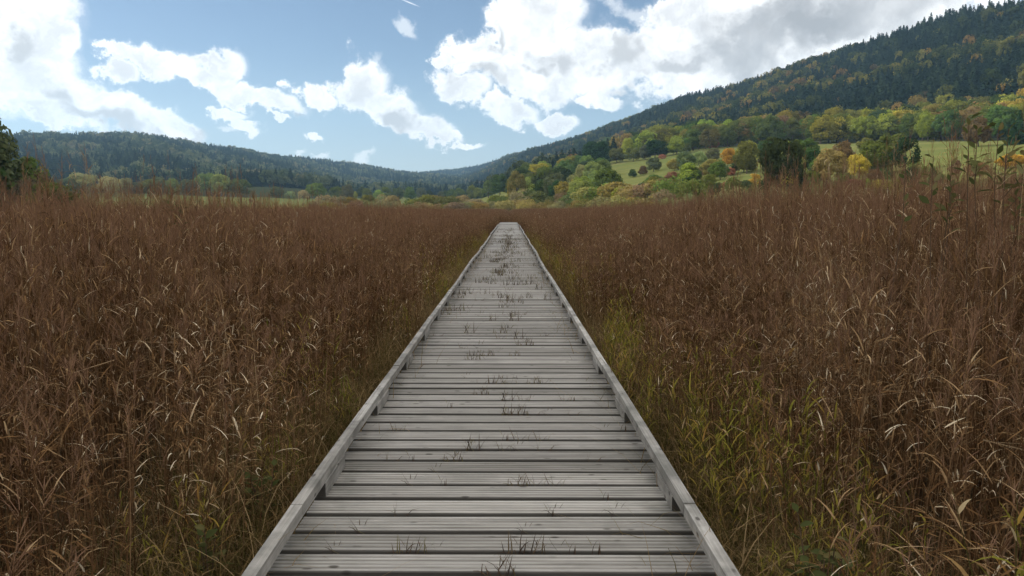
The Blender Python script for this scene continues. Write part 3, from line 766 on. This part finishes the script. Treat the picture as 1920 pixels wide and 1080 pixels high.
def ptree(X, Yb, hpx, wpx, kind, color, where, group):
    x, y, r = hit(X, Yb); s = r / FPX
    kname = {'round': 'round-crowned tree', 'oval': 'upright oval tree', 'poplar': 'slim column-shaped tree', 'bush': 'shrub', 'conifer': 'conifer'}[kind]
    return tree(x, y, hpx * s * 1.04, wpx * s, kind, color, '%s %s %s' % (CNAME[color], kname, where), group)
G1 = 'trees on the lower slope right of the boardwalk'
W_WOOD = 'in the wood right of the walkway end'
W_SL = 'on the sloping meadow'
W_LOW = 'below the upper meadow'
LST = [
 (937,366,38,33,'round','deep',W_WOOD),(967,382,60,34,'oval','olive',W_WOOD),(975,386,28,22,'oval','yelgreen',W_WOOD),(988,374,40,28,'oval','light',W_WOOD),(1017,368,52,38,'round','green',W_WOOD),
 (1003,345,34,40,'round','yelgreen',W_WOOD),(1045,374,46,44,'round','grey',W_WOOD),(1055,348,38,34,'round','yelgreen',W_WOOD),(1045,322,26,34,'round','yellow',W_WOOD),(1077,362,34,28,'round','light',W_WOOD),
 (1094,345,36,32,'round','light',W_WOOD),(1120,314,48,52,'round','dark',W_WOOD),(1140,374,56,56,'round','green',W_WOOD),(1086,320,28,26,'round','green',W_WOOD),(1020,330,26,34,'round','olive',W_WOOD),(1100,376,22,32,'bush','deep',W_WOOD),
 (1157,306,28,28,'round','green',W_SL),(1187,303,26,30,'round','green',W_SL),(1228,297,32,44,'round','dark',W_SL),(1210,300,26,26,'round','grey',W_SL),(1205,329,18,18,'round','brown',W_SL),(1187,333,16,16,'round','deep',W_SL),(1225,322,26,28,'round','grey',W_SL),
 (1242,298,9,16,'bush','red',W_SL),(1222,364,36,42,'round','green',W_SL),(1162,374,26,34,'bush','olive',W_SL),(1194,373,24,34,'bush','brown',W_SL),(1258,344,22,30,'round','brown',W_SL),(1264,320,22,28,'round','ochre',W_SL),(1240,383,30,24,'oval','yellow',W_SL),
 (1248,375,20,34,'bush','deep',W_SL),(1270,362,26,30,'round','olive',W_LOW),
 (1300,283,38,38,'round','green',W_LOW),(1333,281,38,36,'round','olive',W_LOW),(1337,280,20,20,'round','red',W_LOW),(1365,277,40,34,'round','green',W_LOW),(1403,271,44,40,'round','olive',W_LOW),(1270,290,34,34,'round','yelgreen',W_LOW),
 (1287,318,32,36,'round','grey',W_LOW),(1310,310,24,26,'round','pale',W_LOW),(1337,302,24,26,'round','grey',W_LOW),(1365,312,32,28,'round','orange',W_LOW),(1370,330,16,18,'round','red',W_LOW),(1400,326,56,44,'round','olive',W_LOW),
 (1330,334,34,36,'round','ochre',W_LOW),(1348,330,28,24,'oval','olive',W_LOW),(1297,342,28,34,'round','tawny',W_LOW),(1290,366,32,42,'round','dark',W_LOW),(1327,355,28,28,'round','olive',W_LOW),(1413,350,24,22,'oval','orange',W_LOW),
 (1460,368,102,80,'round','deep',W_LOW),(1440,300,34,44,'round','deep',W_LOW),(1510,303,38,44,'round','green',W_LOW),(1490,315,22,26,'round','brown',W_LOW),(1507,346,48,22,'poplar','light',W_LOW),(1550,349,64,54,'round','ochre',W_LOW),
 (1525,351,30,30,'round','olive',W_LOW),(1582,316,44,38,'round','brown',W_LOW),(1610,334,40,38,'round','yellow',W_LOW),(1640,328,56,60,'round','olive',W_LOW),(1672,324,66,54,'round','green',W_LOW),(1697,328,62,42,'oval','dark',W_LOW),
 (1625,284,22,30,'round','olive',W_LOW),(1622,352,18,34,'bush','yelgreen',W_LOW),(1652,354,18,34,'bush','yellow',W_LOW),(1682,354,18,32,'bush','yelgreen',W_LOW),(1787,332,30,20,'oval','brown',W_LOW),(1890,316,24,40,'round','orange',W_LOW),
 (1340,364,22,36,'bush','deep',W_LOW),(1368,362,22,34,'bush','brown',W_LOW),(1396,362,24,34,'bush','deep',W_LOW),(1424,362,24,32,'bush','olive',W_LOW),(1500,360,24,38,'bush','deep',W_LOW),(1560,358,20,44,'bush','brown',W_LOW),(1600,356,20,40,'bush','red',W_LOW),
 (1720,334,26,34,'bush','olive',W_LOW),(1830,330,24,40,'bush','brown',W_LOW),(1910,270,52,26,'conifer','dark','at the edge of the upper meadow'),(1898,272,40,22,'conifer','dark','at the edge of the upper meadow'),(1835,275,44,40,'round','brown','at the edge of the upper meadow'),
]
for (X, Yb, hp, wp, kd, co, wh) in LST: ptree(X, Yb, hp, wp, kd, co, wh, G1)
MEADOWS = [[(1130,345),(1150,305),(1262,293),(1355,279),(1345,300),(1280,330),(1185,356)],[(1330,352),(1345,338),(1440,330),(1440,345),(1400,352)],[(1500,300),(1510,266),(1660,262),(1660,280),(1570,300)],[(1700,322),(1700,266),(1920,264),(1920,310)]]
def inside(X, Y, poly):
    c_ = False
    for i in range(len(poly)):
        (x1, y1), (x2, y2) = poly[i], poly[i - 1]
        if (y1 > Y) != (y2 > Y) and X < (x2 - x1) * (Y - y1) / (y2 - y1) + x1: c_ = not c_
    return c_
nfill = 0
while nfill < 36:
    X = random.uniform(1180, 1800); Y = random.uniform(296, 376)
    if any(inside(X, Y, q_) or inside(X, Y - 14, q_) for q_ in MEADOWS): continue
    kd = random.choice(('round', 'bush', 'bush', 'oval')); hp = random.uniform(20, 38); wp = hp * random.uniform(.95, 1.45) * (.8 if kd == 'oval' else 1)
    ptree(X, Y, hp, wp, kd, random.choice(('olive', 'green', 'deep', 'brown', 'grey', 'olive', 'green', 'yelgreen', 'deep')), 'among the hedges of the lower slope', 'hedge trees and shrubs of the lower slope'); nfill += 1
for (X0, X1, Y0, Y1, nn, hl, hh_, cols_) in ((945, 1175, 322, 384, 46, 30, 48, ('green', 'light', 'yelgreen', 'olive', 'grey', 'light', 'green', 'deep')), (1060, 1290, 286, 312, 16, 24, 38, ('green', 'deep', 'grey', 'olive'))):
    k = 0
    while k < nn:
        X, Y = random.uniform(X0, X1), random.uniform(Y0, Y1)
        if X < 1000 and Y < 384 - (X - 945) * 1.1: continue
        if any(inside(X, Y, q_) or inside(X, Y - 14, q_) for q_ in MEADOWS) : continue
        hp = random.uniform(hl, hh_) * (.75 if Y < 340 else 1); ptree(X, Y, hp, hp * random.uniform(.75, 1.05), random.choice(('round', 'round', 'oval')), random.choice(cols_), 'in the wood right of the end' if X0 < 1000 else 'atop the sloping meadow', 'trees of the wood right of the walkway end'); k += 1
# rounded pale willow bushes right behind the reeds
for (X, r_, Yt, wp) in ((1303,172,364,66),(1377,166,357,74),(1443,160,357,68),(1513,158,366,60),(1575,158,358,70),(1640,155,360,64),(1250,190,372,50),(1345,180,370,44)):
    x, y = at(X, r_); s = r_ / FPX; co = 'straw' if X in (1513, 1345) else 'pale'
    tree(x, y, ((HORIZON - Yt) * s + CAMZ + .3) / .98, wp * s, 'bush', co, '%s domed willow bush right behind the reeds' % CNAME[co], 'domed willow bushes behind the reeds')
# scrub belt at the far edge of the marsh
def belt(xs, rfun, hfun, cols, kinds, labf, group, wrange=(1.0, 1.6)):
    for X in xs:
        X = X + random.uniform(-6, 6); r_ = rfun(X); x, y = at(X, r_); h = hfun(X); kd = random.choice(kinds); co = random.choice(cols)
        wd = h * random.uniform(*wrange) * (1.5 if kd == 'bush' else .8)
        tree(x, y, h, wd, kd, co, labf(co, kd), group)
n0 = lambda X: float(ground_nodes(np.array(azel(X, 391)[0]))[0][1])
n2 = lambda X: float(ground_nodes(np.array(azel(X, 391)[0]))[0][3])
belt(np.arange(600, 1290, 17), lambda X: n0(X) + random.uniform(-4, 18), lambda X: random.uniform(4.0, 5.8), ('tan', 'straw', 'tan', 'straw', 'ochre', 'olive'), ('bush',),
     lambda co, kd: '%s marsh shrub at the far edge of the reeds' % CNAME[co], 'marsh shrubs along the far edge of the reeds')
belt(np.arange(610, 1290, 26), lambda X: n0(X) + random.uniform(25, 50), lambda X: random.uniform(6.0, 8.5), ('olive', 'straw', 'tan', 'green', 'ochre'), ('bush', 'bush', 'round'),
     lambda co, kd: '%s %s in the back row of the scrub' % (CNAME[co], 'shrub' if kd == 'bush' else 'small tree'), 'back row of the scrub belt')
# left meadow trees
for (X, Yb, hp, wp, kd, co) in ((153,366,34,52,'round','pale'),(125,368,28,40,'round','grey'),(208,368,32,40,'round','pale'),(235,366,28,30,'round','pale'),(262,366,22,30,'round','grey'),(282,367,28,36,'round','green'),(301,367,32,32,'round','grey'),
     (323,368,30,28,'round','light'),(355,365,26,34,'round','grey'),(387,365,36,40,'round','light'),(414,367,36,38,'round','light'),(451,368,30,38,'round','green'),(470,378,6,10,'bush','brown'),(520,371,20,26,'round','grey'),(545,372,14,24,'bush','pale'),(570,373,16,24,'bush','pale'),
     (597,374,30,36,'round','green'),(630,378,26,30,'round','green')):
    ptree(X, Yb, hp, wp, kd, co, 'behind the bright left meadow', 'trees behind the left meadow')
belt(np.arange(640, 935, 13), lambda X: random.uniform(.9, 1.05) * n2(X) * .92, lambda X: random.uniform(9, 14), ('green', 'light', 'grey', 'deep', 'olive', 'green'), ('round', 'oval', 'round'),
     lambda co, kd: '%s tree in the valley wood beyond the boardwalk' % CNAME[co], 'valley trees beyond the boardwalk', (.85, 1.15))
# the bright band of broadleaf trees above the upper meadow
belt(np.arange(1170, 1950, 11.5), lambda X: n2(X) + random.uniform(0, 25), lambda X: random.uniform(15, 20), ('yelgreen', 'olive', 'yelgreen', 'ochre', 'green', 'olive', 'green', 'yellow', 'tawny'), ('round', 'round', 'oval'),
     lambda co, kd: '%s tree, front row of wood above meadow' % CNAME[co], 'front row of the wood above the meadow', (.85, 1.15))
belt(np.arange(1175, 1950, 16), lambda X: n2(X) + random.uniform(35, 70), lambda X: random.uniform(16, 22), ('yelgreen', 'olive', 'ochre', 'yellow', 'olive', 'deep'), ('round', 'round'),
     lambda co, kd: '%s tree, second row of wood above meadow' % CNAME[co], 'second row of the wood above the meadow', (.85, 1.1))
belt(np.arange(1560, 1960, 15), lambda X: n2(X) + random.uniform(80, 120), lambda X: random.uniform(17, 23), ('yelgreen', 'olive', 'yellow', 'green', 'ochre', 'olive', 'deep'), ('round', 'round', 'oval'),
     lambda co, kd: '%s tree, third row of wood above meadow' % CNAME[co], 'third row of the wood above the meadow', (.8, 1.05))
belt(np.arange(1680, 1960, 17), lambda X: n2(X) + random.uniform(130, 190), lambda X: random.uniform(17, 23), ('yelgreen', 'olive', 'yellow', 'ochre', 'deep', 'yellow'), ('round', 'oval'),
     lambda co, kd: '%s tree, fourth row of wood above meadow' % CNAME[co], 'fourth row of the wood above the meadow', (.8, 1.05))
# dark trees at the left edge
for (X, r_, h, wd, kd, co) in ((-30, 150, 16.5, 11, 'oval', 'grey'), (2, 158, 13.5, 9, 'oval', 'grey'), (28, 152, 10.6, 10, 'round', 'green'), (62, 150, 8.0, 9, 'round', 'grey'), (92, 146, 6.0, 8, 'round', 'green'), (-75, 148, 19, 12, 'oval', 'deep'), (46, 162, 11, 6.5, 'oval', 'green')):
    x, y = at(X, r_); tree(x, y, h, wd, kd, co, '%s %s at the left edge, rising from the reeds' % ('tall dark' if h > 13 else 'dark' if h > 11 else 'rounded dark' if h > 7 else 'low rounded dark', 'spruce' if kd == 'conifer' else 'tree'), 'dark trees at the left edge')

# ---- hillside forest: reads as one mass
def forest(name, coll, a0, a1, f0, f1, spacing, hlo, hhi, ncol, mixf, label, wf=1.0):
    pts, sc, idx = [], [], []
    N0, _ = ground_nodes(np.array([a0, a1])); rmax = 5500
    aa = np.linspace(a0, a1, 60)
    tot = 0
    for i in range(len(aa) - 1):
        am = (aa[i] + aa[i + 1]) / 2; N, Z = ground_nodes(np.array(am)); r0, r1 = f0(N), f1(N)
        area = (aa[i + 1] - aa[i]) / 2 * (r1 * r1 - r0 * r0); s = spacing * .93 * (1 + max(0, (r1 - 1500)) / 3500); k = int(area / s ** 2)
        r = np.sqrt(rng.uniform(r0 * r0, r1 * r1, k)); a_ = rng.uniform(aa[i], aa[i + 1], k)
        pts.append(np.stack([CAMX + r * np.sin(a_), r * np.cos(a_)], 1))
    p = np.concatenate(pts); z = ground_z(p[:, 0], p[:, 1]) - .5; k = len(p)
    h = rng.triangular(hlo - 3, (hlo + hhi) / 2, hhi + 4, k)
    return p, z, h
FC = [crown_conifer(13, 24, .075, .17).mesh('fc', M_FCON) for _ in range(4)]
FD = [crown_broad(16, 26, .060, clump=.21).mesh('fd', M_FDEC) for _ in range(4)]
FL = [crown_broad(16, 26, .060, clump=.21).mesh('fl', M_FLEFT) for _ in range(3)]
s_fr = make_src('src_forest_right', FC + FD); s_fl = make_src('src_forest_left', FC[:0] + [m_.copy() for m_ in FC] + FL)
def make_forest(name, coll, nd, a0, a1, start, label, pcon):
    p, z, h = forest(name, coll, a0, a1, lambda N: N[3] + start, lambda N: N[5] * 1.12, 8.2, 13, 21, 0, 0, label)
    k = len(p)
    nz = np.sin(p[:, 0] * .011 + 1.7) * np.cos(p[:, 1] * .009) + np.sin(p[:, 0] * .031 + p[:, 1] * .023) * .6 + rng.normal(0, .55, k)
    con = nz < pcon(p)
    idx = np.where(con, rng.integers(0, 4, k), 4 + rng.integers(0, nd, k))
    hh = np.where(con, h * .92, h * .88)
    wx = np.where(con, hh * rng.uniform(1.1, 1.55, k), hh * rng.uniform(.75, 1.0, k))
    return scatter(name, coll, np.column_stack([p, z]), np.column_stack([wx, wx, hh]), rng.uniform(0, 6.28, k), idx, label=label, cat='forest')
amid = azel(880, 391)[0]
make_forest('forest_right_hill', s_fr, 4, amid, R(38), 60, 'mixed dark conifer and autumn broadleaf forest covering the steep hill on the right', lambda p: 1.0 - .55 * np.clip(p[:, 0] / 900, 0, 1))
make_forest('forest_left_hill', s_fl, 3, R(-38), amid, 260, 'dark hazy forest covering the long low hill on the left', lambda p: .5)

# labels that single out: repeats of one description are told apart by their order across the view
by = {}
for root, co, kd in THINGS: by.setdefault(root['label'], []).append(root)
for lab, rs_ in by.items():
    if len(rs_) > 1:
        rs_.sort(key=lambda o: math.atan2(o.location.x, o.location.y))
        for i, o in enumerate(rs_): o['label'] = '%s, %s' % (lab, 'leftmost' if i == 0 else 'rightmost' if i == len(rs_) - 1 else (WORDS[i] if i < 30 else 'thirty-first') + ' from the left')
# ------------------------------------------------------------------ saplings in the reeds, right
m, n = mat('sapling_leaf'); tx, ty, tz = tint(n)
c = n.ramp(tx, [(0, (.05, .06, .02)), (.45, (.085, .095, .035)), (.75, (.15, .12, .05)), (1, (.20, .19, .09))]); leafy(n, c, .35); M_SLEAF = m
m, n = mat('sapling_stem'); bb = n.add('ShaderNodeBsdfDiffuse', {'Color': n.mix(n.noise(n.add('ShaderNodeNewGeometry').outputs['Position'], 40, 3).outputs['Fac'], (.05, .035, .025, 1), (.12, .08, .05, 1))}).outputs[0]
o = n.add('ShaderNodeOutputMaterial'); n.l.new(bb, o.inputs[0]); M_SSTEM = m
def leaf_flat(mb, p, d, L, wd, c):
    d = np.array(d, float); d /= np.linalg.norm(d); s = np.cross(d, (random.gauss(0, .5), random.gauss(0, .5), 1)); s /= np.linalg.norm(s) + 1e-9; nrm = np.cross(s, d)
    t = np.array((0, .18, .4, .62, .82, 1)); w_ = np.array((.06, .62, 1, .9, .5, .03)) * wd / 2
    cen = np.array(p)[None] + d[None] * (t * L)[:, None] - nrm[None] * ((t ** 2) * L * random.uniform(-.05, .25))[:, None]
    lft = cen - s * w_[:, None] + nrm * (w_ * .35)[:, None]; rgt = cen + s * w_[:, None] + nrm * (w_ * .35)[:, None]
    V = np.concatenate([lft, cen, rgt]); q = []
    for i in range(5): q += [(i, i + 6, i + 7, i + 1), (i + 6, i + 12, i + 13, i + 7)]
    mb.add(V, q, c)
def _(): pass
def sapling(X, r_, top_Y, nst, spread, leaf, label, name='willow_sapling'):
    x0, y0 = at(X, r_); H = CAMZ + (HORIZON - top_Y) / FPX * r_
    root = empty(name, (x0, y0, 0)); tag(root, label, 'sapling', 'leafy saplings among the reeds')
    st, lv = MB(), MB()
    for s_ in range(nst):
        a = random.uniform(0, 6.28); h = H * random.uniform(.86, 1.0); l = random.uniform(.3, 1) * spread
        top = np.array((math.cos(a) * l, math.sin(a) * l, h)); b_ = np.array((math.cos(a) * .06, math.sin(a) * .06, 0))
        t = np.linspace(0, 1, 8)[:, None]; pts = b_ * (1 - t) + top * t + np.array((math.cos(a + 1), math.sin(a + 1), 0)) * .06 * np.sin(t * 5)
        st.tube(pts, np.linspace(.007, .002, 8), 5, (.5, 0, 0))
        k = 0; z = .84
        while z < 1.0:
            i = z * 7; j = min(int(i), 6); p = pts[j] * (1 - (i - j)) + pts[j + 1] * (i - j)
            la = k * 2.4 + random.gauss(0, .4); L = leaf * random.uniform(.65, 1.15) * (1.0 if z < .9 else .75)
            e = random.uniform(.1, 1.1); d = (math.cos(la) * math.cos(e), math.sin(la) * math.cos(e), math.sin(e))
            if random.random() < .18 and z < .95:           # a side twig with its own leaves
                tw = np.array(d) * random.uniform(.08, .16) + (0, 0, .05); st.tube([p, p + tw], [.003, .0015], 4, (.5, 0, 0))
                for u in range(3): leaf_flat(lv, p + tw * (.4 + u * .2), (random.gauss(0, 1), random.gauss(0, 1), random.uniform(-.2, 1)), L, L * .46, (random.betavariate(2, 2.2), 0, 0))
            else:
                st.tube([p, p + np.array(d) * .015], [.0016, .0012], 4, (.5, 0, 0)); leaf_flat(lv, p + np.array(d) * .012, d, L, L * .46, (random.betavariate(2, 2.2), 0, 0))
            z += random.uniform(.012, .026); k += 1
    st.build('stems', M_SSTEM, root, smooth=True); lv.build('leaves', M_SLEAF, root, smooth=True)
sapling(1765, 5.6, 272, 3, .18, .085, 'leafy sapling rising above the reeds on the right, left one of two')
sapling(1848, 5.8, 246, 5, .24, .085, 'taller leafy sapling rising above the reeds at the right edge')
sapling(1678, 5.4, 318, 1, .1, .07, 'thin single-stemmed sapling with few leaves among the right reeds')
sapling(1905, 5.6, 300, 2, .15, .08, 'short leafy sapling against the right edge of the view')
sapling(330, 9.5, 366, 3, .12, .09, 'small leafy sapling poking above the reeds on the left')

for (X, Y, hh, dsc) in ((1430, 985, .62, 'broad-leaved green weed in the undergrowth, front right'), (1335, 1000, .55, 'low broad-leaved weed nearest the right rail'), (1500, 930, .7, 'tall broad-leaved weed behind the front weeds, right'), (1455, 1062, .5, 'broad-leaved weed at the bottom edge, right side'), (545, 850, .5, 'small broad-leaved weed beside the left rail'), (470, 960, .5, 'broad-leaved weed among the left undergrowth')):
    d = ray(X, Y); t = (CAMZ - hh) / -d[2]; x0, y0 = CAMX + d[0] * t, d[1] * t; x0 = max(x0, 1.32) if x0 > 0 else min(x0, -1.28); hh *= .85
    root = empty('leafy_weed', (x0, y0, 0)); tag(root, dsc, 'weed', 'broad-leaved weeds beside the boardwalk')
    st, lv = MB(), MB()
    for k in range(5):
        a = random.uniform(0, 6.28); h_ = hh * random.uniform(.7, 1.1); l = random.uniform(.03, .14)
        tp = np.array((math.cos(a) * l, math.sin(a) * l, h_)); st.tube([(0, 0, 0), tp * (.4, .4, .55), tp], [.005, .004, .002], 5, (.5, 0, 0))
        for u in range(7):
            f = .45 + .55 * u / 6; p_ = tp * (f, f, f); la = u * 2.4 + k; e = random.uniform(-.1, .7); L = random.uniform(.045, .08)
            leaf_flat(lv, p_, (math.cos(la) * math.cos(e), math.sin(la) * math.cos(e), math.sin(e)), L, L * .6, (random.betavariate(2, 3), 0, 0))
    st.build('stems', M_SSTEM, root, smooth=True); lv.build('leaves', M_SLEAF, root, smooth=True)

# ------------------------------------------------------------------ the cloud whose shadow lies over the marsh
m, n = mat('cloud_white'); d_ = n.add('ShaderNodeBsdfDiffuse', {'Color': (.9, .9, .9, 1)}).outputs[0]; t_ = n.add('ShaderNodeBsdfTranslucent', {'Color': (.9, .9, .9, 1)}).outputs[0]
mx = n.add('ShaderNodeMixShader', {0: .5, 1: d_, 2: t_}).outputs[0]; o = n.add('ShaderNodeOutputMaterial'); n.l.new(mx, o.inputs[0]); M_CLOUD = m
def cloud():
    import bmesh
    bm = bmesh.new(); ctr = Vector((-20, 70, 0)) + SDIR * (900 / SDIR.z)
    for i in range(34):
        a = random.uniform(0, 6.283); q_ = math.sqrt(random.random()); s = random.uniform(38, 62)
        bx, by = math.cos(a) * q_ * 240, math.sin(a) * q_ * 150
        b2 = bmesh.new(); bmesh.ops.create_icosphere(b2, subdivisions=3, radius=s)
        for v in b2.verts:
            u = v.co.normalized(); f = 1 + .18 * math.sin(u.x * 5 + i) * math.sin(u.y * 6 + i * 2) + .10 * math.sin(u.z * 11 + u.x * 9)
            v.co = Vector((v.co.x * f + bx, v.co.y * f + by, max(v.co.z * f, -s * .35) * .9))
        t2 = bpy.data.meshes.new('t'); b2.to_mesh(t2); b2.free(); bm.from_mesh(t2); bpy.data.meshes.remove(t2)
    me = bpy.data.meshes.new('cloud'); bm.to_mesh(me); bm.free(); me.materials.append(M_CLOUD)
    for p_ in me.polygons: p_.use_smooth = True
    o = bpy.data.objects.new('clouds', me); C.objects.link(o); o.location = ctr; tag(o, 'white cumulus in front of the sun, shading the marsh', 'cloud', kind='stuff')
cloud()

# ------------------------------------------------------------------ haze
HAZE = True
if HAZE:
    hb = MB(); hb.box((-3600, -400, -260), (3600, 5600, 620), (0, 0, 0))
    m, n = mat('haze_air'); v_ = n.add('ShaderNodeVolumePrincipled', {'Color': (.42, .70, 1.0, 1), 'Density': .00010, 'Anisotropy': .3})
    o = n.add('ShaderNodeOutputMaterial'); n.l.new(v_.outputs[0], o.inputs['Volume'])
    ho = hb.build('haze', m); tag(ho, 'thin bluish haze over the valley', 'haze', kind='stuff')
